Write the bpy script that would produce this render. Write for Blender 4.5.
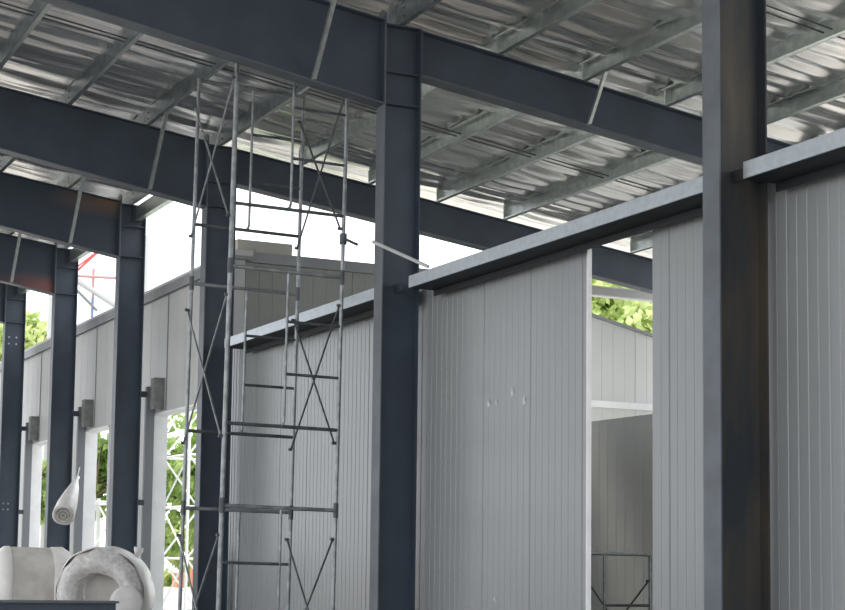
import bpy, math, random
from mathutils import Vector, Matrix, noise as mnoise

random.seed(7)
scene = bpy.context.scene
for o in list(bpy.data.objects):
    bpy.data.objects.remove(o)
COL = scene.collection

# ------------------------------------------------------------------ camera
EYE = 1.6
W_PX, H_PX = 845, 610
F_PX, CX, CY = 1581.3, 292.1, 413.6
YAW, PITCH, ROLL = (math.radians(a) for a in (22.782, 5.174, -1.122))
Fv = Vector((math.sin(YAW) * math.cos(PITCH), math.cos(YAW) * math.cos(PITCH), math.sin(PITCH)))
R0 = Vector((math.cos(YAW), -math.sin(YAW), 0))
U0 = R0.cross(Fv)
Rv = R0 * math.cos(ROLL) - U0 * math.sin(ROLL)
Uv = U0 * math.cos(ROLL) + R0 * math.sin(ROLL)
cd = bpy.data.cameras.new('camera')
cam = bpy.data.objects.new('camera', cd)
COL.objects.link(cam)
m = Matrix((Rv, Uv, -Fv)).transposed().to_4x4()
m.translation = (0, 0, EYE)
cam.matrix_world = m
cd.sensor_width = 36.0
cd.lens = F_PX * 36.0 / W_PX
cd.shift_x = (W_PX / 2 - CX) / W_PX
cd.shift_y = (CY - H_PX / 2) / W_PX
cd.clip_end = 500
scene.camera = cam

# ------------------------------------------------------------------ sky and exposure
scene.view_settings.view_transform = 'Standard'
scene.view_settings.look = 'None'
scene.view_settings.gamma = 1.0
scene.view_settings.use_curve_mapping = False
scene.view_settings.exposure = 0.0
SKY = 2.2
world = bpy.data.worlds.new('overcast_sky')
scene.world = world
world.use_nodes = True
wn, wl = world.node_tree.nodes, world.node_tree.links
wn.clear()
wo = wn.new('ShaderNodeOutputWorld'); wb = wn.new('ShaderNodeBackground')
wt = wn.new('ShaderNodeTexCoord'); wz = wn.new('ShaderNodeTexNoise'); wr = wn.new('ShaderNodeValToRGB')
wz.inputs['Scale'].default_value = 2.2; wz.inputs['Detail'].default_value = 4
wr.color_ramp.elements[0].position = 0.35; wr.color_ramp.elements[0].color = (0.80, 0.86, 1.0, 1)
wr.color_ramp.elements[1].position = 0.6; wr.color_ramp.elements[1].color = (1.0, 1.0, 1.0, 1)
wl.new(wt.outputs['Generated'], wz.inputs['Vector']); wl.new(wz.outputs['Fac'], wr.inputs['Fac'])
wl.new(wr.outputs['Color'], wb.inputs['Color']); wb.inputs['Strength'].default_value = SKY
wl.new(wb.outputs[0], wo.inputs[0])
# thin high sun behind the cloud, mostly for the trees and the yard
sd = bpy.data.lights.new('sun', 'SUN'); sd.energy = 4.0; sd.angle = math.radians(12); sd.color = (1.0, 0.96, 0.88)
sun = bpy.data.objects.new('sun', sd); COL.objects.link(sun)
sun.rotation_euler = (math.radians(-26), math.radians(-8), 0)
sun.location = (0, 0, 40)

# ------------------------------------------------------------------ materials
def mat(name, col, rough=0.6, metal=0.0, var=0.0, vscale=3.0, bump=0.0, bscale=40.0, spec=0.5, stretch=None, col2=None, lo=0.4, hi=0.62):
    M = bpy.data.materials.new(name); M.use_nodes = True
    n, l = M.node_tree.nodes, M.node_tree.links
    b = n['Principled BSDF']
    b.inputs['Roughness'].default_value = rough; b.inputs['Metallic'].default_value = metal
    b.inputs['Specular IOR Level'].default_value = spec
    c = (*col, 1)
    b.inputs['Base Color'].default_value = c
    tc = n.new('ShaderNodeTexCoord'); mp = n.new('ShaderNodeMapping')
    l.new(tc.outputs['Object'], mp.inputs['Vector'])
    if stretch: mp.inputs['Scale'].default_value = stretch
    if var or col2:
        z = n.new('ShaderNodeTexNoise'); z.inputs['Scale'].default_value = vscale; z.inputs['Detail'].default_value = 5
        r = n.new('ShaderNodeValToRGB')
        l.new(mp.outputs[0], z.inputs['Vector']); l.new(z.outputs['Fac'], r.inputs['Fac'])
        r.color_ramp.elements[0].position = lo; r.color_ramp.elements[1].position = hi
        a = tuple(v * (1 - var) for v in col); d = col2 if col2 else tuple(min(1, v * (1 + var)) for v in col)
        r.color_ramp.elements[0].color = (*a, 1); r.color_ramp.elements[1].color = (*d, 1)
        l.new(r.outputs['Color'], b.inputs['Base Color'])
    if bump:
        z2 = n.new('ShaderNodeTexNoise'); z2.inputs['Scale'].default_value = bscale; z2.inputs['Detail'].default_value = 3
        bp = n.new('ShaderNodeBump'); bp.inputs['Strength'].default_value = bump; bp.inputs['Distance'].default_value = 0.02
        l.new(mp.outputs[0], z2.inputs['Vector']); l.new(z2.outputs['Fac'], bp.inputs['Height']); l.new(bp.outputs[0], b.inputs['Normal'])
    return M

STEEL = mat('slate_painted_steel', (0.048, 0.064, 0.090), 0.55, 0, 0.10, 2.0)
STEEL_L = mat('flange_lit_grey', (0.115, 0.132, 0.152), 0.5, 0, 0.12, 3.0)  # slate lightened for flanges that catch light; brightness put into the colour
BOXM = mat('dull_galvanized', (0.26, 0.27, 0.26), 0.55, 0.3, 0.15, 8)
POSTM = mat('grey_post_paint', (0.20, 0.215, 0.235), 0.5)
RAIL_SHADE = mat('near_black_rail_shade', (0.014, 0.017, 0.021), 0.65)  # near black: the shade under the rail is put into its colour
DIRTY = mat('dirty_slate_steel', (0.027, 0.033, 0.040), 0.6, 0, 0.12, 1.5, col2=(0.085, 0.068, 0.046), stretch=(1.9, 1.0, 0.42), lo=0.44, hi=0.70)
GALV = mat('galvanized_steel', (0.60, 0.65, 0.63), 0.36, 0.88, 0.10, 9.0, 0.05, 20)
GALV_SHADE = mat('galvanized_shaded_web', (0.20, 0.235, 0.25), 0.40, 0.7, 0.18, 7.0, 0.05, 20)  # galvanized purlin web darkened, its shade put into the colour
RAILM = mat('bright_galvanized_rail', (0.40, 0.435, 0.46), 0.36, 0.7, 0.06, 14.0)
FOIL = mat('silver_foil_insulation', (0.95, 0.94, 0.93), 0.24, 0.84, 0.05, 1.1, 0.9, 2.2, stretch=(0.22, 2.6, 1.0))
SHEET = mat('roof_sheet_metal', (0.5, 0.52, 0.54), 0.5, 0.4)
PANEL = mat('white_grey_sandwich_panel', (0.285, 0.300, 0.306), 0.28, 0, 0.03, 1.0, stretch=(1, 1, 0.3))
PANEL_W = mat('off_white_cladding', (0.50, 0.515, 0.51), 0.5, 0, 0.04, 0.8)
PANEL_G = mat('grey_green_cladding', (0.27, 0.285, 0.27), 0.5, 0, 0.04, 0.8)
PANEL_L = mat('light_ribbed_cladding', (0.66, 0.67, 0.65), 0.5, 0, 0.04, 0.8)
FLASH = mat('grey_cap_flashing', (0.26, 0.275, 0.285), 0.5, 0.2, 0.08, 2)
WHITE = mat('white_trim', (0.88, 0.89, 0.90), 0.45, 0, 0.04, 3)
CONC = mat('concrete_floor', (0.36, 0.35, 0.33), 0.8, 0, 0.12, 0.5, 0.1, 6)
SOIL = mat('pale_gravel_yard', (0.52, 0.50, 0.45), 0.9, 0, 0.2, 0.4)
PIPE = mat('scaffold_tube_galvanized', (0.30, 0.32, 0.33), 0.45, 0.6, 0.2, 8)
DPIPE = mat('dark_scaffold_tube', (0.10, 0.11, 0.115), 0.55, 0.3, 0.2, 8)
BARK = mat('bark', (0.16, 0.12, 0.08), 0.9, 0, 0.3, 6, 0.5, 20)
WRAP = mat('white_plastic_wrap', (0.86, 0.84, 0.81), 0.34, 0, 0.05, 3.0, 0.4, 9.0)
CRINK = mat('crinkled_bubble_wrap', (0.74, 0.72, 0.70), 0.25, 0, 0.12, 14.0, 1.0, 14.0)
FOAM = mat('grey_foam_roll', (0.62, 0.59, 0.55), 0.6, 0, 0.12, 2.5)
WOOD = mat('pallet_wood', (0.38, 0.27, 0.16), 0.8, 0, 0.2, 5)
REDP = mat('red_painted_pipe', (0.62, 0.10, 0.09), 0.5)
PINK = mat('faded_pink_pipe', (0.55, 0.32, 0.33), 0.5)
BLUEP = mat('blue_painted_pipe', (0.20, 0.24, 0.50), 0.5)
PALEP = mat('pale_grey_steel', (0.55, 0.56, 0.56), 0.5)
ORANGE = mat('orange_netting', (0.62, 0.27, 0.13), 0.7)
DARKH = mat('dark_scuff', (0.05, 0.05, 0.05), 0.8)

def tint_mat(name, cx, cz, r, base=(0.048, 0.064, 0.090), warm=(0.22, 0.085, 0.045)):
    """slate paint with a soft rust-coloured patch round one spot (object space)."""
    M = mat(name, base, 0.55)
    n, l = M.node_tree.nodes, M.node_tree.links
    b = n['Principled BSDF']
    tc = n.new('ShaderNodeTexCoord'); mp = n.new('ShaderNodeMapping'); g = n.new('ShaderNodeTexGradient'); g.gradient_type = 'SPHERICAL'
    mp.inputs['Scale'].default_value = (1 / r, 0.05, 4.0 / r)
    mp.inputs['Location'].default_value = (-cx / r, 0, -cz * 4.0 / r)
    z = n.new('ShaderNodeTexNoise'); z.inputs['Scale'].default_value = 2.5
    mu = n.new('ShaderNodeMath'); mu.operation = 'MULTIPLY'
    mx = n.new('ShaderNodeMix'); mx.data_type = 'RGBA'
    l.new(tc.outputs['Object'], mp.inputs['Vector']); l.new(mp.outputs[0], g.inputs['Vector'])
    l.new(tc.outputs['Object'], z.inputs['Vector'])
    l.new(g.outputs['Fac'], mu.inputs[0]); l.new(z.outputs['Fac'], mu.inputs[1])
    l.new(mu.outputs[0], mx.inputs['Factor'])
    mx.inputs['A'].default_value = (*base, 1); mx.inputs['B'].default_value = (*warm, 1)
    l.new(mx.outputs['Result'], b.inputs['Base Color'])
    return M

def leaf_mat(name, c1, c2):
    M = bpy.data.materials.new(name); M.use_nodes = True
    n, l = M.node_tree.nodes, M.node_tree.links
    n.clear()
    out = n.new('ShaderNodeOutputMaterial'); d = n.new('ShaderNodeBsdfDiffuse'); t = n.new('ShaderNodeBsdfTranslucent'); mix = n.new('ShaderNodeMixShader')
    tc = n.new('ShaderNodeTexCoord'); z = n.new('ShaderNodeTexNoise'); z.inputs['Scale'].default_value = 1.3
    r = n.new('ShaderNodeValToRGB'); r.color_ramp.elements[0].position = 0.38; r.color_ramp.elements[1].position = 0.62
    r.color_ramp.elements[0].color = (*c1, 1); r.color_ramp.elements[1].color = (*c2, 1)
    l.new(tc.outputs['Object'], z.inputs['Vector']); l.new(z.outputs['Fac'], r.inputs['Fac'])
    l.new(r.outputs[0], d.inputs['Color']); l.new(r.outputs[0], t.inputs['Color'])
    mix.inputs[0].default_value = 0.45
    l.new(d.outputs[0], mix.inputs[1]); l.new(t.outputs[0], mix.inputs[2]); l.new(mix.outputs[0], out.inputs[0])
    return M
LEAF = leaf_mat('fresh_green_leaves', (0.20, 0.34, 0.09), (0.52, 0.64, 0.26))
LEAF2 = leaf_mat('yellow_green_leaves', (0.38, 0.50, 0.16), (0.72, 0.78, 0.42))

# ------------------------------------------------------------------ helpers
class MB:
    """collects shapes, then links them as ONE mesh object"""
    def __init__(s): s.v = []; s.f = []; s.sm = []
    def add(s, vs, fs, smooth=False):
        b = len(s.v); s.v += [tuple(p) for p in vs]
        for f in fs: s.f.append(tuple(b + i for i in f)); s.sm.append(smooth)
        return s
    def box(s, x0, x1, y0, y1, z0, z1):
        return s.add([(x, y, z) for z in (z0, z1) for y in (y0, y1) for x in (x0, x1)],
                     [(0, 2, 3, 1), (4, 5, 7, 6), (0, 1, 5, 4), (2, 6, 7, 3), (0, 4, 6, 2), (1, 3, 7, 5)])
    def prism(s, poly, axis, a, b):
        """2-D polygon extruded along an axis from a to b; poly in the other two axes (x,y,z order)"""
        n = len(poly)
        def P(p, t): return {'x': (t, p[0], p[1]), 'y': (p[0], t, p[1]), 'z': (p[0], p[1], t)}[axis]
        vs = [P(p, a) for p in poly] + [P(p, b) for p in poly]
        fs = [tuple(range(n))[::-1], tuple(range(n, 2 * n))] + [(i, (i + 1) % n, n + (i + 1) % n, n + i) for i in range(n)]
        return s.add(vs, fs)
    def tube(s, p, q, r, n=10, r2=None):
        p, q = Vector(p), Vector(q); d = (q - p).normalized()
        a = d.orthogonal().normalized(); b = d.cross(a); r2 = r if r2 is None else r2
        vs = []
        for c, rr in ((p, r), (q, r2)):
            for i in range(n):
                t = 2 * math.pi * i / n; vs.append(c + a * rr * math.cos(t) + b * rr * math.sin(t))
        s.add(vs, [(i, (i + 1) % n, n + (i + 1) % n, n + i) for i in range(n)], True)
        s.add(vs[:n], [tuple(range(n))[::-1]]); s.add(vs[n:], [tuple(range(n))])
        return s
    def path(s, pts, r, n=8):
        for a, b in zip(pts, pts[1:]): s.tube(a, b, r, n)
        return s
    def lathe(s, prof, origin, axis, n=48, jitter=None, closed=False):
        """profile of (radius, distance along axis)"""
        o = Vector(origin); d = Vector(axis).normalized(); a = d.orthogonal().normalized(); b = d.cross(a)
        vs = []
        for k, (r, t) in enumerate(prof):
            for i in range(n):
                th = 2 * math.pi * i / n
                p = o + d * t + (a * math.cos(th) + b * math.sin(th)) * r
                if jitter: p = p + jitter(p, o, d)
                vs.append(p)
        m_ = len(prof); fs = []
        for k in range(m_ if closed else m_ - 1):
            k2 = (k + 1) % m_
            for i in range(n):
                j = (i + 1) % n; fs.append((k * n + i, k * n + j, k2 * n + j, k2 * n + i))
        s.add(vs, fs, True)
        return s
    def build(s, name, material, parent=None, loc=None):
        me = bpy.data.meshes.new(name)
        off = Vector(loc) if loc is not None else (Vector(parent['_o']) if parent is not None and '_o' in parent else Vector((0, 0, 0)))
        me.from_pydata([tuple(Vector(p) - off) for p in s.v], [], s.f); me.update()
        for p, sm in zip(me.polygons, s.sm): p.use_smooth = sm
        me.materials.append(material)
        o = bpy.data.objects.new(name, me); COL.objects.link(o)
        if parent is not None:
            o.parent = parent
            if parent.type == 'MESH': o.location = (0, 0, 0)
            o['_o'] = tuple(off)
        else:
            o.location = off
            o['_o'] = tuple(off)
        return o

def tag(o, label, cat, group=None):
    o['label'] = label; o['category'] = cat
    if group: o['group'] = group
    return o
def thing(name, label, cat, loc, group=None):
    o = bpy.data.objects.new(name, None); o.empty_display_size = 0.2
    COL.objects.link(o); o.location = loc; o['_o'] = tuple(loc)
    return tag(o, label, cat, group)
def struct(name, mb, material, parent=None, loc=(0, 0, 0)):
    o = mb.build(name, material, parent, None if parent is not None else loc)
    o['kind'] = 'structure'
    return o

# ------------------------------------------------------------------ measures
XC = 8.5                       # column row
YK = [10.67, 17.04, 23.42, 28.21, 33.01, 37.81]     # frames
D2, FW = 0.25, 0.11            # half column depth, half flange width
def ztop(x): return 8.16 - 0.132 * (x - 8.3)         # top of rafters
PH = 0.25                      # purlin height
PX_ALL = [0.93, 2.19, 3.45, 4.71, 5.98, 7.25, 8.49, 9.86, 11.12, 12.40, 13.70, 15.0, 16.3, 17.6]

# ------------------------------------------------------------------ setting: floor, ground, roof
struct('ground', MB().box(-150, 150, -60, 200, -0.3, -0.06), SOIL)
struct('floor', MB().box(-16, 15.4, -8, 46, -0.2, 0.0), CONC)

def foil(name, x0, x1, y0, y1, px, seed):
    """draped foil: sags between purlins, long wrinkles running across the bay"""
    nx, ny = int((x1 - x0) / 0.16), int((y1 - y0) / 0.075)
    xs = sorted(px); vs = []
    for j in range(ny + 1):
        y = y0 + (y1 - y0) * j / ny
        for i in range(nx + 1):
            x = x0 + (x1 - x0) * i / nx
            k = max([a for a in xs if a <= x], default=x0); k2 = min([a for a in xs if a > x], default=x1)
            t = (x - k) / max(k2 - k, 0.01); s = math.sin(math.pi * t) ** 2 if 0 <= t <= 1 else 0
            w = mnoise.noise(Vector((x * 0.20 + seed, y * 1.4, 0.3))) * 0.07 + mnoise.noise(Vector((x * 0.30 + seed, y * 4.2, 4.1))) * 0.085
            w += (0.5 - abs(mnoise.noise(Vector((x * 0.30 + seed, y * 2.2, 2.7))))) * 0.05
            w += mnoise.noise(Vector((x * 0.7 + seed, y * 9.0, 7.7))) * 0.022
            seam = abs(((y + 0.4) % 1.5) - 0.75)
            lap = 0.03 if seam > 0.70 else 0
            s = 0.8 + 0.2 * s
            z = ztop(x) + PH + 0.02 - s * (0.03 + w + lap)
            z = min(z, ztop(x) + PH + 0.05)
            vs.append((x, y, z))
    fs = [(j * (nx + 1) + i, (j + 1) * (nx + 1) + i, (j + 1) * (nx + 1) + i + 1, j * (nx + 1) + i + 1) for j in range(ny) for i in range(nx)]
    return struct(name, MB().add(vs, fs, True), FOIL)
foil('ceiling', -2.0, 18.4, 4.5, 24.3, PX_ALL, 3.0)
foil('ceiling.001', -2.0, 8.72, 24.3, 44.0, [p for p in PX_ALL if p < 8.6], 11.0)
rs = MB()
def roof_poly(x0, x1, h0=PH + 0.06, h1=PH + 0.12): return [(x0, ztop(x0) + h0), (x1, ztop(x1) + h0), (x1, ztop(x1) + h1), (x0, ztop(x0) + h1)]
rs.prism(roof_poly(-14, 18.6), 'y', -4, 24.35)
rs.prism(roof_poly(-14, 8.85), 'y', 24.35, 44.2)
struct('roof', rs, SHEET)

# ------------------------------------------------------------------ setting: walls
def rib_profile(a, b, pitch=0.125, depth=0.005, w=0.028, joint=1.0):
    """(position, inset) pairs of a micro-ribbed panel face"""
    out = [(a, 0.0)]; t = a + pitch * 0.5; k = 0
    while t + w < b:
        dd = depth * (2.4 if k % int(joint / pitch) == 0 else 1.0)
        out += [(t, 0), (t + w * .3, dd), (t + w * .7, dd), (t + w, 0)]
        t += pitch; k += 1
    out.append((b, 0.0)); return out
def wall_y(name, xf, thick, y0, y1, z0, z1, material, **kw):
    """panel wall running along Y, ribbed face towards -X"""
    pr = rib_profile(y0, y1, **kw)
    return struct(name, MB().prism([(xf + d, y) for y, d in pr] + [(xf + thick, y1), (xf + thick, y0)], 'z', z0, z1), material)
def wall_x(name, yf, thick, x0, x1, z0, top, material, **kw):
    """panel wall running along X, ribbed face towards -Y, top(x) gives its height"""
    pr = rib_profile(x0, x1, **kw); mb = MB(); n = len(pr)
    vs = []
    for x, d in pr: vs += [(x, yf + d, z0), (x, yf + d, top(x)), (x, yf + thick, top(x)), (x, yf + thick, z0)]
    fs = [(0, 1, 2, 3), tuple(4 * (n - 1) + i for i in (3, 2, 1, 0))]
    for i in range(n - 1):
        a, b = 4 * i, 4 * i + 4
        for p in range(4):
            q = (p + 1) % 4; fs.append((a + p, b + p, b + q, a + q))
    return struct(name, mb.add(vs, fs), material)

XP = 8.86
w1 = wall_y('wall_right', XP, 0.06, 5.0, 12.34, 0.0, 4.90, PANEL)
w2 = wall_y('wall_right.001', XP, 0.04, 13.45, 24.25, 0.0, 4.90, PANEL)
trim = MB().box(XP - 0.005, XP + 0.045, 13.43, 13.449, 0.0, 4.83)
struct('trim_1', trim, WHITE)
# three torn patches of protective film on the middle panel
for (y, z, sz) in [(15.40, 3.36, .05), (15.23, 3.36, .035), (14.89, 3.45, .06), (14.64, 3.33, .055), (15.23, 1.18, .03)]:
    sc = MB()
    sc.add([(XP - .004, y + sz * .4, z - sz), (XP - .004, y - sz * .35, z - sz * .7), (XP - .03, y - sz * .1, z + sz * .2), (XP - .004, y + sz * .2, z + sz),
            (XP + .004, y + sz * .4, z - sz), (XP + .004, y - sz * .35, z - sz * .7), (XP + .004, y - sz * .1, z + sz * .2), (XP + .004, y + sz * .2, z + sz)],
           [(0, 1, 2, 3), (7, 6, 5, 4), (0, 4, 5, 1), (1, 5, 6, 2), (2, 6, 7, 3), (3, 7, 4, 0)])
    f = struct('film_tear', sc, WHITE, w2)

wall_y('wall_inner', 15.0, 0.10, 8.0, 24.6, 0.0, 3.98, PANEL_L, pitch=0.25)

def back_top(x): return 6.62 if x < 14.2 else 6.62 - (x - 14.2) * 0.215
wall_x('wall_back', 24.70, 0.10, 9.32, 14.2, 0.0, back_top, PANEL_G, pitch=0.25)
wall_x('wall_back.001', 24.70, 0.10, 14.2, 21.0, 0.0, back_top, PANEL_L, pitch=0.25)
cap = MB().box(9.06, 14.2, 24.62, 24.84, 6.55, 6.73)
struct('trim_2', cap, FLASH)
cap2 = MB()
cap2.prism([(14.2, 6.62), (21, back_top(21)), (21, back_top(21) + .06), (14.2, 6.68)], 'y', 24.66, 24.84)
struct('trim_3', cap2, FLASH)
struct('trim_4', MB().box(14.2, 21, 24.56, 24.70, 4.46, 4.58), WHITE)
bm_ = thing('wall_beam', 'pale horizontal steel beam high across the leafy gap seen past the panel edge', 'beam', (14.2, 24.75, 6.58))
MB().box(14.2, 21, 24.70, 24.80, 6.58, 6.72).build('beam_web', PALEP, bm_)
MB().box(14.2, 21, 24.66, 24.84, 6.56, 6.585).build('beam_flange', PALEP, bm_)
MB().box(14.2, 21, 24.66, 24.84, 6.715, 6.74).build('beam_flange', PALEP, bm_)

# outer cladding wall with its tall openings
XO, TO = 9.06, 0.25
ZH, ZT = 4.22, 6.50
OPEN = [(25.7, 28.25), (31.2, 33.05), (36.1, 37.9)]
def wall_seg(name, y0, y1, z0, z1):
    pr = rib_profile(y0, y1, pitch=0.5, depth=0.004, w=0.02)
    return MB().prism([(XO + d, y) for y, d in pr] + [(XO + TO, y1), (XO + TO, y0)], 'z', z0, z1)
wl_ = MB()
for y0, y1, z0, z1 in [(24.3, 43, ZH, ZT)] + [(a, b, 0.0, ZH) for a, b in [(24.3, 25.7), (28.25, 31.2), (33.05, 36.1), (37.9, 43)]] + [(a, b, 0.0, 0.5) for a, b in OPEN]:
    s_ = wall_seg('w', y0, y1, z0, z1); wl_.add(s_.v, s_.f)
struct('wall_left', wl_, PANEL_W)
struct('trim_5', MB().box(XO - 0.08, XO + TO + 0.06, 24.2, 43, ZT, ZT + 0.06).box(XO - 0.08, XO - 0.065, 24.2, 43, ZT - 0.12, ZT), FLASH)
struct('trim_6', MB().box(XO + 0.0, XO + TO + 0.10, 24.2, 43, ZT + 0.06, ZT + 0.15), PALEP)
for i, ys in enumerate((27.55, 32.35, 37.2)):
    struct('trim_%d' % (7 + i), MB().box(XO - 0.012, XO + 0.0, ys - .02, ys + .02, ZH + .02, ZT - .13), POSTM)
for i, (a, b) in enumerate(OPEN):
    fr = MB()
    fr.box(XO - 0.012, XO + TO + 0.012, b - 0.035, b - .001, 0.5, ZH)          # far jamb
    fr.box(XO - 0.012, XO + TO + 0.012, a + .001, a + 0.035, 0.5, ZH)          # near jamb
    fr.box(XO - 0.012, XO + TO + 0.012, a + .001, b - .001, ZH - 0.035, ZH - .001)
    fr.box(XO - 0.012, XO + TO + 0.012, a + .001, b - .001, 0.5, 0.535)
    struct('window_%d' % (i + 1), fr, WHITE)

# ------------------------------------------------------------------ steel columns
col_labels = ['nearest dirt-stained slate steel column rising past the right of the picture',
              'slate steel column right of the scaffold with long rafters on both sides',
              'slate steel column standing directly behind the scaffold tower',
              'slate steel column nearest beyond the scaffold beside the wrapped rolls',
              'slate steel column with the wrapped tube hanging in front of it',
              'farthest slate steel column at the left edge with pale bolt dots']
for k, y in enumerate(YK):
    c = thing('steel_column', col_labels[k], 'column', (XC, y, 0))
    zt = ztop(XC)
    top = zt + 0.17
    wm = DIRTY if k == 0 else STEEL
    MB().box(XC - D2 + .016, XC + D2 - .016, y - .006, y + .006, 0.02, zt - 0.02).build('web', wm, c)
    lf = MB()   # left flange carries on above the rafter as a clipped end plate
    lf.prism([(y - FW, 0.02), (y + FW, 0.02), (y + FW, top - .06), (y + FW - .06, top), (y - FW + .06, top), (y - FW, top - .06)], 'x', XC - D2, XC - D2 + .016)
    lf.build('flange', STEEL_L, c)
    MB().box(XC + D2 - .016, XC + D2, y - FW, y + FW, 0.02, ztop(XC + D2) - .02).build('flange', wm if k == 0 else STEEL, c)
    for zs in ((7.12, 7.52) if k < 3 else (7.13, 7.70)):
        MB().box(XC - D2 + .016, XC + D2 - .016, y - FW + .01, y + FW - .01, zs, zs + .016).build('stiffener', STEEL, c)
    MB().box(XC - D2, XC + D2, y - FW, y + FW, zt - .03, zt - .014).build('cap_plate', STEEL, c)
    MB().box(XC - D2 + .002, XC + D2 - .002, y - 0.2, y + 0.2, 0.0, 0.02).build('base_plate', STEEL, c)
    if k == 5:
        for bx, bz in [(8.38, 6.78), (8.38, 6.62), (8.56, 6.78), (8.56, 6.62), (8.38, 2.74), (8.38, 2.60), (8.50, 2.74), (8.50, 2.60)]:
            MB().tube((bx, y - .03, bz), (bx, y - .006, bz), .022, 8).build('bolt', RAILM, c)
    if k in (0, 1):
        MB().box(8.46, 8.474, y - .26, y - .006, 4.81, 4.91).build('cleat', wm, c)
    # girt cleats that hold the cladding posts beyond the eave
    if k >= 3:
        for zc in (2.5, 4.52):
            MB().box(XC + D2, XC + D2 + 0.12, y - .09, y + .05, zc, zc + .10).build('cleat', STEEL, c)

# ------------------------------------------------------------------ rafters
def rafter(label, y, x0, x1, botf, material=STEEL):
    r = thing('steel_rafter', label, 'beam', (x0, y, 0))
    n = 8; xs = [x0 + (x1 - x0) * i / n for i in range(n + 1)]
    pw = [(x, ztop(x) - .016) for x in xs] + [(x, botf(x) + .016) for x in reversed(xs)]
    MB().prism(pw, 'y', y - .005, y + .005).build('web', material, r)
    pt = [(x, ztop(x)) for x in xs] + [(x, ztop(x) - .016) for x in reversed(xs)]
    MB().prism(pt, 'y', y - FW, y + FW).build('flange', STEEL, r)
    pb = [(x, botf(x) + .016) for x in xs] + [(x, botf(x)) for x in reversed(xs)]
    MB().prism(pb, 'y', y - FW, y + FW).build('flange', STEEL_L, r)
    ex = x1 if x0 < 0 else x0
    a, b = (ex - .016, ex) if x0 < 0 else (ex, ex + .016)
    MB().box(a, b, y - FW, y + FW, botf(ex) - (0.0), ztop(ex) - .02).build('end_plate', STEEL, r)
    return r
def left_bot(x): return min(7.12 - 0.163 * (x - 8.17), ztop(x) - 0.62) if x < 8.3 else 7.12
def right_bot(x): return ztop(x) - 0.575
XL = -4.0
names = ['steel rafter over the nearest stained column, running up to the left',
         'deep slate rafter crossing the top left of the picture, above the scaffold',
         'deep slate rafter behind the scaffold top running down to the column behind it',
         'slate rafter with an orange tint ending at the column beside the wrapped rolls',
         'slate rafter with a red tint along its lower edge, second from the far end',
         'farthest slate rafter, a small piece at the left edge']
for k in range(6):
    mtl = STEEL
    if k == 3: mtl = tint_mat('orange_tinted_slate_upper', 8.1 - XL, 8.15, 1.3, warm=(0.34, 0.19, 0.09))  # orange tint by the top of the rafter end
    if k == 4: mtl = tint_mat('red_tinted_slate_lower', 8.0 - XL, 7.15, 1.7, warm=(0.50, 0.13, 0.07))  # red tint along the lower edge of the rafter end
    rafter(names[k], YK[k], XL, XC - D2, left_bot, mtl)
names_r = ['steel rafter over the nearest stained column, running down to the right',
           'slate rafter running down right from the scaffold-side column to the stained column',
           'slate rafter low behind the channel rail with bright sky beneath it']
for k in range(3):
    rafter(names_r[k], YK[k], XC + D2, 18.2, right_bot)
    ec = thing('steel_column', 'steel column at the lower outer end of the %s right-hand rafter' % ['nearest', 'middle', 'farthest'][k], 'column', (18.2 - .25, YK[k], 0))
    y = YK[k]
    MB().box(17.72, 18.18, y - .006, y + .006, 0.0, right_bot(18) - .02).build('web', STEEL, ec)
    MB().box(17.70, 17.716, y - FW, y + FW, 0.0, right_bot(17.7) - .005).build('flange', STEEL, ec)
    MB().box(18.184, 18.2, y - FW, y + FW, 0.0, right_bot(18.2) - .005).build('flange', STEEL, ec)

# ------------------------------------------------------------------ purlins
ORD = ['first', 'second', 'third', 'fourth', 'fifth', 'sixth', 'seventh', 'eighth']
def purlin(x, y0, y1, label, open_left):
    z0 = ztop(x); h, fl, lip, t = PH, 0.075, 0.022, 0.006
    o = thing('roof_purlin', label, 'purlin', (x, (y0 + y1) / 2, z0), 'galvanized channel purlins under the foil roof')
    s = -1 if open_left else 1       # flanges point this way from the web
    def bx(a, b, za, zb): return MB().box(min(a, b), max(a, b), y0, y1, za, zb)
    xw = x - s * fl / 2
    dz = -0.132 * s * fl
    web = MB().box(min(xw, xw + s * t), max(xw, xw + s * t), y0, y1, z0 + .002, z0 + h - .002)
    web.build('web', GALV if open_left else GALV_SHADE, o)
    bf = bx(xw + s * t, xw + s * fl, z0 + .006, z0 + .006 + t); lp = bx(xw + s * (fl - t), xw + s * fl, z0 + .006 + t, z0 + .006 + lip)
    bf.add(lp.v, lp.f); bf.build('flange', GALV, o)
    tf = bx(xw + s * t, xw + s * fl, z0 + h - .008, z0 + h - .002); lp = bx(xw + s * (fl - t), xw + s * fl, z0 + h - lip - .006, z0 + h - .008)
    tf.add(lp.v, lp.f); tf.build('flange', GALV, o)
    # bolted cleat at the far end
    MB().box(xw + s * t, xw + s * (fl + .01), y1 - .12, y1 - .108, z0 + .012, z0 + h - .01).build('cleat', GALV, o)
    for dzb in (.07, .17):
        MB().tube((xw - s * .012, y1 - .2, z0 + dzb), (xw, y1 - .2, z0 + dzb), .012, 6).build('bolt', DPIPE, o)
BAYS = ['in the nearest bay', 'over the scaffold bay', 'over the bay behind the scaffold', 'beyond the wrapped rolls', 'over the farthest bay']
WANT = [[8.49, 9.86, 11.12, 12.40, 13.70, 15.0, 16.3, 17.6], PX_ALL[2:], [4.71, 5.98, 7.25, 8.49], [5.98, 7.25, 8.49], [5.98, 7.25, 8.49]]
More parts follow.
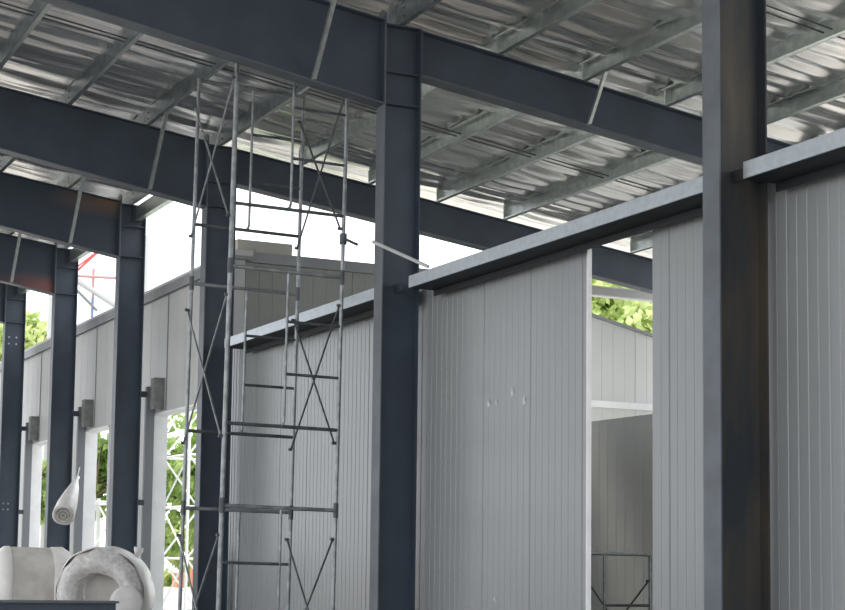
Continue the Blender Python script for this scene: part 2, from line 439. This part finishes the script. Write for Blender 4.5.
for b in range(5):
    for x in WANT[b]:
        i = PX_ALL.index(x) - 6
        pos = 'in line with the column row' if i == 0 else '%s %s the column row' % (ORD[abs(i) - 1], 'right of' if i > 0 else 'left of')
        lab = 'galvanized roof purlin %s, %s' % (BAYS[b], pos)
        if b >= 2 and i == 0: lab = 'galvanized eave purlin at the roof edge %s' % BAYS[b]
        purlin(x, YK[b] + .01, YK[b + 1] - .01, lab, x > 9)

for b in (2, 3, 4):
    e = thing('eave_strut', 'grey channel strut low along the roof edge %s' % BAYS[b], 'strut', (8.6, YK[b] + .5, 7.86))
    y0, y1 = YK[b] + .14, YK[b + 1] - .02
    MB().box(8.56, 8.568, y0, y1, 7.84, 8.10).build('web', GALV, e)
    MB().box(8.568, 8.68, y0, y1, 7.84, 7.848).build('flange', GALV, e)
    MB().box(8.568, 8.62, y0, y1, 8.092, 8.10).build('flange', GALV, e)
    MB().box(8.50, 8.56, y1 - .02, y1, 7.80, 8.10).build('cleat', STEEL, e)

# sag rods: pairs of thin rods across the purlins at mid bay
for (yb, word, xs) in [(20.2, 'scaffold', PX_ALL[2:]), (13.85, 'nearest', [x for x in PX_ALL if x > 8.4])]:
    for dy, w in ((-.07, 'nearer'), (.07, 'farther')):
        mb = MB()
        for a, c in zip(xs, xs[1:]):
            mb.tube((a + .05, yb + dy, ztop(a) + .07), (c - .05, yb + dy, ztop(c) + .07), .010, 6)
        tag(mb.build('sag_rod', DPIPE, None, (xs[0], yb + dy, ztop(xs[0]))), 'thin tie rod across the purlins of the %s bay, %s of its pair' % (word, w), 'rod')

# fly braces from the bottom flange up to a purlin
fly = [(7.25, 17.04, .88, 'above the upper left of the scaffold', True), (11.12, 17.04, .50, 'on the right-hand rafter near the stained column', False),
       (7.25, 23.42, .88, 'left of the scaffold on the rafter behind it', True), (7.25, 28.21, .88, 'on the orange-tinted rafter', True), (7.25, 33.01, .88, 'on the red-tinted rafter', True)]
for x, y, dy, w, left in fly:
    zb = (left_bot(x) if left else right_bot(x)) + .03; zt = ztop(x) + (.06 if left else .03)
    o = thing('fly_brace', 'pale diagonal angle brace %s' % w, 'brace', (x, y - FW, zb))
    p, q = Vector((x + .05, y - FW - .012, zb - .02)), Vector((x + .05, y - dy, zt))
    d = (q - p).normalized(); sx = Vector((1, 0, 0)); nn = d.cross(sx).normalized()
    def bar(a0, a1, b0, b1):
        vs = []
        for c in (p, q):
            for (aa, bb) in ((a0, b0), (a1, b0), (a1, b1), (a0, b1)): vs.append(c + sx * aa + nn * bb)
        return MB().add(vs, [(3, 2, 1, 0), (4, 5, 6, 7), (0, 1, 5, 4), (1, 2, 6, 5), (2, 3, 7, 6), (3, 0, 4, 7)])
    bar(-.035, .035, -.003, .003).build('angle_leg', GALV, o)
    bar(-.035, -.029, -.045, -.003).build('angle_leg', GALV, o)

# ------------------------------------------------------------------ channel rail along the wall head
def rail(y0, y1, label):
    o = thing('channel_rail', label, 'rail', (8.55, (y0 + y1) / 2, 4.79), 'channel rails along the wall head')
    MB().box(8.40, 8.412, y0, y1, 4.795, 4.935).build('galvanized_face', RAILM, o)
    MB().box(8.412, 8.44, y0, y1, 4.92, 4.935).build('galvanized_lip', RAILM, o)
    MB().box(8.412, 8.735, y0, y1, 4.79, 4.80).build('web', RAIL_SHADE, o)
    MB().box(8.735, 8.745, y0, y1, 4.72, 4.91).build('flange', RAIL_SHADE, o)
    MB().box(8.412, 8.735, y1 - .012, y1, 4.80, 4.91).build('end_plate', RAIL_SHADE, o)
rail(5.0, 10.44, 'bright galvanized channel rail right of the stained column')
rail(10.80, 16.52, 'bright galvanized channel rail between the stained column and the scaffold-side column')
rail(17.16, 22.75, 'bright galvanized channel rail passing behind the scaffold')

# loose rod leaning between the column and the rail
tag(MB().tube((8.10, 16.88, 5.38), (8.36, 15.95, 4.95), .022, 8).build('loose_rod', PALEP, None, (8.2, 16.4, 5.1)), 'thin pale rod lying across the scaffold-side column onto the channel rail', 'rod')

# posts and boxes behind the eave columns
for k, w in ((3, 'beside the column near the wrapped rolls'), (4, 'beside the column with the hanging tube'), (5, 'beside the farthest column')):
    y = YK[k]
    p = thing('cladding_post', 'grey steel cladding post %s' % w, 'post', (8.96, y, 0))
    MB().box(8.875, 8.885, y - .04, y + .06, 0, 4.72).build('flange', POSTM, p)
    MB().box(8.885, 9.03, y - .04, y - .032, 0, 4.72).build('web', POSTM, p)
    MB().box(9.03, 9.04, y - .04, y + .06, 0, 4.72).build('flange', POSTM, p)
    g = thing('bracket_box', 'galvanized box bracket above the white opening %s' % w, 'bracket', (8.92, y - .6, 4.25))
    yy = y - 0.55
    MB().box(8.86, 8.87, yy, yy + .22, 4.26, 4.84).build('side_plate', BOXM, g)
    MB().box(8.87, 9.045, yy, yy + .01, 4.26, 4.84).build('face_plate', BOXM, g)
    MB().box(9.045, 9.055, yy, yy + .22, 4.26, 4.84).build('side_plate', BOXM, g)

# slab of board on the back wall's cap
tag(MB().box(9.30, 10.30, 24.66, 24.82, 6.73, 6.93).box(9.62, 9.9, 24.64, 24.80, 6.731, 6.80).build('board_stack', mat('weathered_board', (0.42, 0.41, 0.38), 0.8), None, (9.8, 24.74, 6.73)),
    'grey board lying on the cap of the back wall behind the scaffold', 'board')

# ------------------------------------------------------------------ scaffold
def scaffold(label, x0, x1, ya, yb, tops, seed, group=None, flip_last=True, thick=.030):
    s = thing('scaffold_tower', label, 'scaffold', ((x0 + x1) / 2, (ya + yb) / 2, 0))
    r = .024; xm = (x0 + x1) / 2
    for (y, nm) in ((ya, 'a'), (yb, 'b')):
        for i, zt in enumerate(tops):
            zb = tops[i + 1] + .0 if i + 1 < len(tops) else 0.012
            f = MB()
            f.tube((x0, y, zb), (x0, y, zt), thick if y == ya else r, 10)
            f.tube((x1, y, zb), (x1, y, zt), r, 10)
            f.tube((x0, y, zt - .03), (x1, y, zt - .03), r, 10)
            fr = f.build('frame', PIPE, s)
            zl = max(zt - 1.92, zb + .25)
            last = (i + 1 == len(tops))
            if not last:
                MB().tube((x0, y, zl), (x1, y, zl), .022, 8).build('cross_bar', DPIPE, fr)
            # half ladder with bent foot
            lad = MB()
            left = last and flip_last and y == ya
            xi = xm - .0
            zl2 = zl if not last else .25
            lad.path([(xi + .02, y, zt - .04), (xi + .02, y, zl2 + .07), (xi + .005, y, zl2 + .02), (xi - .03, y, zl2)], .018, 8)
            lad.build('ladder_post', PIPE, fr)
            nr = 2
            for q in range(1, nr + 1 + (1 if last else 0)):
                zz = zt - .64 * q if not last else zt - .70 * q
                if zz < .3: continue
                xa, xb = (x0, xi + .02) if left else (xi + .02, x1)
                MB().tube((xa, y, zz), (xb, y, zz), .018, 8).build('rung', DPIPE, fr)
            if i > 0:
                for xx in (x0, x1):
                    MB().tube((xx, y, zt - .12), (xx, y, zt + .06), (thick if (xx == x0 and y == ya) else r) + .007, 10).build('coupler', DPIPE, fr)
    for xx, side in ((x0, -1), (x1, -1)):
        for i, zt in enumerate(tops):
            za, zb = zt - .38, max(zt - 2.08, .2)
            off = side * .03
            for (p, q, o2) in (((xx + off, ya, za), (xx + off, yb, zb), 0), ((xx + off, yb, za), (xx + off, ya, zb), -.016)):
                p, q = Vector(p) + Vector((o2, 0, 0)), Vector(q) + Vector((o2, 0, 0))
                b = MB().tube(p, q, .0125, 8).build('cross_brace', PIPE if xx == x0 else DPIPE, s)
                for e in (p, q):
                    MB().tube(e - Vector((.03, 0, 0)), e + Vector((.02, 0, 0)), .02, 8).build('brace_pin', DPIPE, b)
    for xx in (x0, x1):
        for y in (ya, yb):
            MB().box(xx - .075, xx + .075, y - .075, y + .075, 0.0, .012).build('base_plate', PIPE, s)
    return s
sc_ = scaffold('tall three-lift tube scaffold tower standing beside the panel wall under the roof', 6.47, 7.945, 17.55, 18.95, [7.74, 5.08, 2.21], 1)
sc_.rotation_euler = (0, 0.012, 0)
cl = MB().tube((7.945, 17.55, 5.47), (7.945, 17.55, 5.60), .045, 10).tube((7.96, 17.52, 5.53), (8.10, 17.45, 5.46), .018, 8)
cl.build('clamp', DPIPE, sc_)
scaffold('low one-lift scaffold frame glimpsed through the gap in the panel wall', 11.08, 12.56, 17.55, 19.0, [1.75], 2, flip_last=False, thick=.024)

# ------------------------------------------------------------------ hanging wrapped tube
tp0, tp1 = Vector((8.07, 30.9, 2.33)), Vector((8.78, 32.55, 3.18))
ax = (tp1 - tp0); L = ax.length; axn = ax.normalized()
t = thing('wrapped_tube', 'roll of foam in clear wrap hung by its gathered end before the column', 'roll', tuple(tp0))
def crumple(p, o, d): return Vector((mnoise.noise(p * 5.0), mnoise.noise(p * 5.0 + Vector((9, 0, 0))), mnoise.noise(p * 5.0 + Vector((0, 9, 0))))) * .018
MB().lathe([(.13, .05), (.20, .0), (.225, .03), (.225, .10), (.205, .5), (.165, .95), (.11, 1.4), (.06, L - .25), (.03, L - .08), (.045, L)], tp0, axn, 36, crumple).build('plastic_sleeve', WRAP, t)
for rr in (.05, .11, .17):
    MB().lathe([(rr - .012, .04), (rr - .012, -.005), (rr + .012, -.005), (rr + .012, .04)], tp0, axn, 28, closed=True).build('foam_layer', FOAM, t)
MB().lathe([(.0004, .05), (.21, .05)], tp0, axn, 28).build('foam_end', FOAM, t)
MB().tube(tp1 - axn * .05, (8.93, 32.95, 3.42), .01, 6).build('string', WHITE, t)

# ------------------------------------------------------------------ wrapped rolls on pallets
def pallet(x0, x1, y0, y1, label):
    p = thing('timber_pallet', label, 'pallet', ((x0 + x1) / 2, (y0 + y1) / 2, 0))
    for i in range(3):
        yy = y0 + (y1 - y0 - .1) * i / 2
        MB().box(x0, x1, yy, yy + .1, 0, .10).build('bearer', WOOD, p)
    n = 7
    for i in range(n):
        xx = x0 + (x1 - x0 - .1) * i / (n - 1)
        MB().box(xx, xx + .1, y0, y1, .10, .122).build('deck_board', WOOD, p)
pallet(5.85, 7.1, 26.9, 28.1, 'timber pallet under the left wrapped roll')
pallet(6.9, 8.1, 25.3, 26.6, 'timber pallet under the right wrapped roll')
def wob(a, f): return lambda p, o, d: Vector((mnoise.noise(p * f), mnoise.noise(p * f + Vector((7, 3, 1))), mnoise.noise(p * f + Vector((2, 9, 5))))) * a
# left roll: solid drum with its axis across the view, banded by wrap
c1 = Vector((6.02, 27.6, 0.925)); a1 = Vector((1, -.12, 0)).normalized()
r1 = thing('foam_roll', 'wide grey roll in pale wrap, left of the hollow crinkled roll', 'roll', (6.5, 27.4, .12))
MB().lathe([(.0004, .0), (.45, .0), (.66, .02), (.745, .12), (.752, .3), (.752, 1.0), (.745, 1.15), (.66, 1.27), (.45, 1.30), (.0004, 1.30)], c1, a1, 56, wob(.02, 1.8)).build('roll_body', FOAM, r1)
MB().lathe([(.40, 1.315), (.672, 1.285), (.765, 1.15), (.768, .96), (.75, .95)], c1, a1, 56, wob(.02, 1.8)).build('plastic_wrap', WRAP, r1)
MB().lathe([(.40, -.015), (.672, .012), (.765, .13), (.768, .22), (.75, .23)], c1, a1, 56, wob(.02, 1.8)).build('plastic_wrap', WRAP, r1)
# right roll: hollow, crinkled face turned to us
a2 = Vector((.62, 1, .0)).normalized(); c2 = Vector((7.25, 25.42, 0.925))
r2 = thing('foam_roll', 'hollow roll in crinkled plastic wrap, right of the plain drum roll', 'roll', (7.5, 26.0, .12))
MB().lathe([(.36, .85), (.36, .10), (.39, .02), (.50, -.04), (.62, -.02), (.71, .08), (.755, .20), (.76, .5), (.76, .75), (.73, .9), (.6, .95), (.36, .95)], c2, a2, 72, wob(.045, 4.5)).build('roll_body', CRINK, r2)
MB().lathe([(.755, .16), (.785, .20), (.79, .5), (.785, .8), (.755, .88)], c2, a2, 72, wob(.03, 3.0)).build('plastic_wrap', WRAP, r2)
MB().lathe([(.0004, .45), (.35, .45)], c2, a2, 36).build('core_disc', FOAM, r2)
kn = c2 + a2 * .45 + Vector((.52, 0, .58))
MB().lathe([(.10, -.06), (.06, .04), (.04, .08), (.09, .16), (.07, .20)], kn, Vector((.3, -.1, 1)), 14, wob(.03, 14)).build('wrap_knot', WRAP, r2)
# small roll leaning in front
c3 = Vector((7.75, 24.95, 0.42)); a3 = Vector((.25, 1, .0)).normalized()
r3 = thing('foam_roll', 'small pale roll end standing in front of the hollow crinkled roll', 'roll', (7.78, 25.2, 0))
MB().lathe([(.0004, .03), (.22, .0), (.26, .03), (.26, .42), (.22, .45), (.0004, .45)], Vector((7.40, 24.20, .82)), a3, 40, wob(.012, 5)).build('roll_body', WRAP, r3)
MB().lathe([(.0004, 0.03), (.17, .03), (.2, .0), (.2, .55), (.0004, .55)], Vector((7.45, 24.42, .0)), Vector((0, 0, 1)), 30).build('roll_stand', FOAM, r3)

# steel beam resting on trestles, lower left corner
bo = thing('loose_beam', 'dark steel beam end lying flat before the wrapped rolls', 'beam', (3.6, 17.5, .76))
MB().box(2.2, 5.22, 17.38, 17.62, 1.035, 1.06).build('flange', STEEL_L, bo)
MB().box(2.2, 5.20, 17.44, 17.47, .785, 1.035).build('web', STEEL, bo)
MB().box(2.2, 5.22, 17.38, 17.62, .76, .785).build('flange', STEEL_L, bo)
for xx, w in ((2.6, 'left'), (4.9, 'right')):
    tr = thing('trestle', 'low steel trestle under the %s end of the loose beam' % w, 'trestle', (xx, 17.5, 0))
    MB().box(xx - .05, xx + .05, 17.15, 17.85, .70, .76).build('top_bar', STEEL, tr)
    for yy, sgn in ((17.2, -1), (17.8, 1)):
        for sx in (-.25, .25):
            MB().tube((xx + sx, yy + sgn * .08, 0), (xx, yy, .70), .025, 8).build('leg', STEEL, tr)

# ------------------------------------------------------------------ outdoors
lt = thing('lattice_tower', 'white lattice steel tower standing outside the tall openings', 'tower', (13.4, 38.2, 0))
ca = [(12.9, 37.3), (13.9, 37.3), (12.9, 39.3), (13.9, 39.3)]
for x, y in ca: MB().tube((x, y, 0), (x, y, 5.6), .04, 8).build('leg', WHITE, lt)
zz = [0.2, 1.5, 2.8, 4.1, 5.4]
for i, z in enumerate(zz):
    for a, b in ((0, 1), (2, 3), (0, 2), (1, 3)):
        MB().tube((*ca[a], z), (*ca[b], z), .03, 6).build('ring_bar', WHITE, lt)
        if i + 1 < len(zz):
            a_, b_ = (a, b) if i % 2 else (b, a)
            MB().tube((*ca[a_], z), (*ca[b_], zz[i + 1]), .024, 6).build('lattice_brace', WHITE, lt)
lt2 = thing('lattice_tower', 'white lattice steel frame outside, seen through the opening beside the hanging tube', 'tower', (13.1, 46.5, 0))
cb = [(12.7, 45.2), (13.6, 45.2), (12.7, 47.8), (13.6, 47.8)]
for x, y in cb: MB().tube((x, y, 0), (x, y, 3.3), .07, 8).build('leg', WHITE, lt2)
for z in (.3, 1.7, 3.1):
    for a, b in ((0, 1), (2, 3), (0, 2), (1, 3)):
        MB().tube((*cb[a], z), (*cb[b], z), .04, 6).build('ring_bar', WHITE, lt2)
        if z < 3: MB().tube((*cb[a], z), (*cb[b], z + 1.4), .035, 6).build('lattice_brace', WHITE, lt2)

rp = thing('pipe_frame', 'red and pink pipe frame against the sky outside the far columns', 'frame', (14.0, 50, 0))
MB().tube((13.2, 50, 10.75), (14.2, 50, 11.75), .04, 8).build('diagonal_pipe', REDP, rp)
MB().tube((12.4, 50, 10.60), (15.6, 50, 10.72), .05, 8).build('cross_pipe', PINK, rp)
MB().tube((13.85, 50.15, 10.0), (13.85, 50.15, 10.95), .05, 8).build('upright_pipe', PINK, rp)
MB().tube((13.85, 50.15, 0), (13.85, 50.15, 10.0), .05, 8).build('upright_pipe', BLUEP, rp)
MB().tube((15.6, 50, 0), (15.6, 50, 12.2), .08, 8).build('upright_pipe', PALEP, rp)
MB().tube((12.4, 50, 0), (12.4, 50, 10.8), .08, 8).build('upright_pipe', PALEP, rp)
MB().tube((13.0, 50.1, 10.65), (15.7, 50.1, 9.2), .10, 8).build('sloping_beam', PALEP, rp)
MB().tube((13.1, 50.1, 10.35), (14.0, 50.1, 9.55), .05, 8).build('strut', FLASH, rp)
MB().tube((12.4, 50, 10.2), (14.2, 50, 11.75), .03, 8).build('stay', REDP, rp)

st = thing('site_stack', 'orange and white site goods stacked outside the nearest tall opening', 'stack', (14.4, 41.5, 0))
MB().box(13.8, 15.0, 41, 42, 0, .7).build('white_crate', WHITE, st)
MB().box(13.95, 14.2, 41.1, 41.5, .7, 1.1).build('orange_crate', ORANGE, st)
MB().box(14.5, 14.75, 41.2, 41.6, .7, 1.25).build('orange_crate', ORANGE, st)

def tree(label, x, y, h, rad, n, material, leaf=.24, flat=.8):
    t = thing('tree', label, 'tree', (x, y, -.06), 'trees beyond the walls')
    tk = MB(); base = Vector((x, y, -.06)); cr = Vector((x, y, h - rad * flat))
    tk.tube(base, cr, .16, 10, .09)
    for i in range(9):
        a = random.uniform(0, 6.28); e = random.uniform(-.1, .9)
        q = cr + Vector((math.cos(a) * math.cos(e), math.sin(a) * math.cos(e), math.sin(e) * flat)) * rad * .85
        s0 = base.lerp(cr, random.uniform(.55, 1)); tk.tube(s0, q, .06, 6, .015)
    tk.build('trunk', BARK, t)
    lv = MB()
    blobs = [(cr + Vector((random.gauss(0, .5), random.gauss(0, .5), random.gauss(0, .42) * flat)) * rad, rad * random.uniform(.22, .42)) for _ in range(26)]
    for i in range(n):
        c, rr = random.choice(blobs)
        d = Vector((random.gauss(0, 1), random.gauss(0, 1), random.gauss(0, 1))).normalized() * rr * random.uniform(.5, 1)
        p = c + d; nx = Vector((random.gauss(0, 1), random.gauss(0, 1), random.gauss(0, 1) + .6)).normalized()
        a = nx.orthogonal().normalized(); b = nx.cross(a); s_ = leaf * random.uniform(.6, 1.2)
        lv.add([p - a * s_, p + b * s_ * .42 + nx * s_ * .1, p + a * s_, p - b * s_ * .42 + nx * s_ * .1], [(0, 1, 2, 3)])
    lv.build('crown', material, t)
tree('leafy green tree outside the tall opening nearest the scaffold', 16.6, 46, 6.4, 2.6, 5200, LEAF)
tree('bushy low tree behind the white lattice tower', 20.5, 54, 5.5, 2.6, 4200, LEAF)
tree('green tree outside the opening beside the hanging tube', 15.4, 55, 6.2, 1.8, 4000, LEAF)
tree('tall tree whose top shows over the outer wall between the far columns', 13.0, 58, 10.6, 1.7, 3200, LEAF2, .26)
tree('tree beyond the farthest column at the left edge', 10.8, 66, 10.6, 2.4, 4200, LEAF2, .28)
tree('low bush outside the farthest opening', 10.9, 47, 4.6, 1.3, 3200, LEAF)
tree('bright yellow-green tree seen over the back wall through the panel gap', 27.9, 41, 11.2, 3.0, 8000, LEAF2, .30)
tree('pale green tree right of the one seen through the panel gap', 35.5, 47, 11.4, 3.2, 4500, LEAF2, .30)
tree('green tree left of the one seen through the panel gap', 25.5, 51, 10.4, 2.8, 4500, LEAF, .30)

tree('low shrub on the ground behind the lattice tower and crates', 17.4, 49.5, 2.9, 1.5, 3500, LEAF2, .22)
for o in bpy.data.objects:
    if '_o' in o: del o['_o']
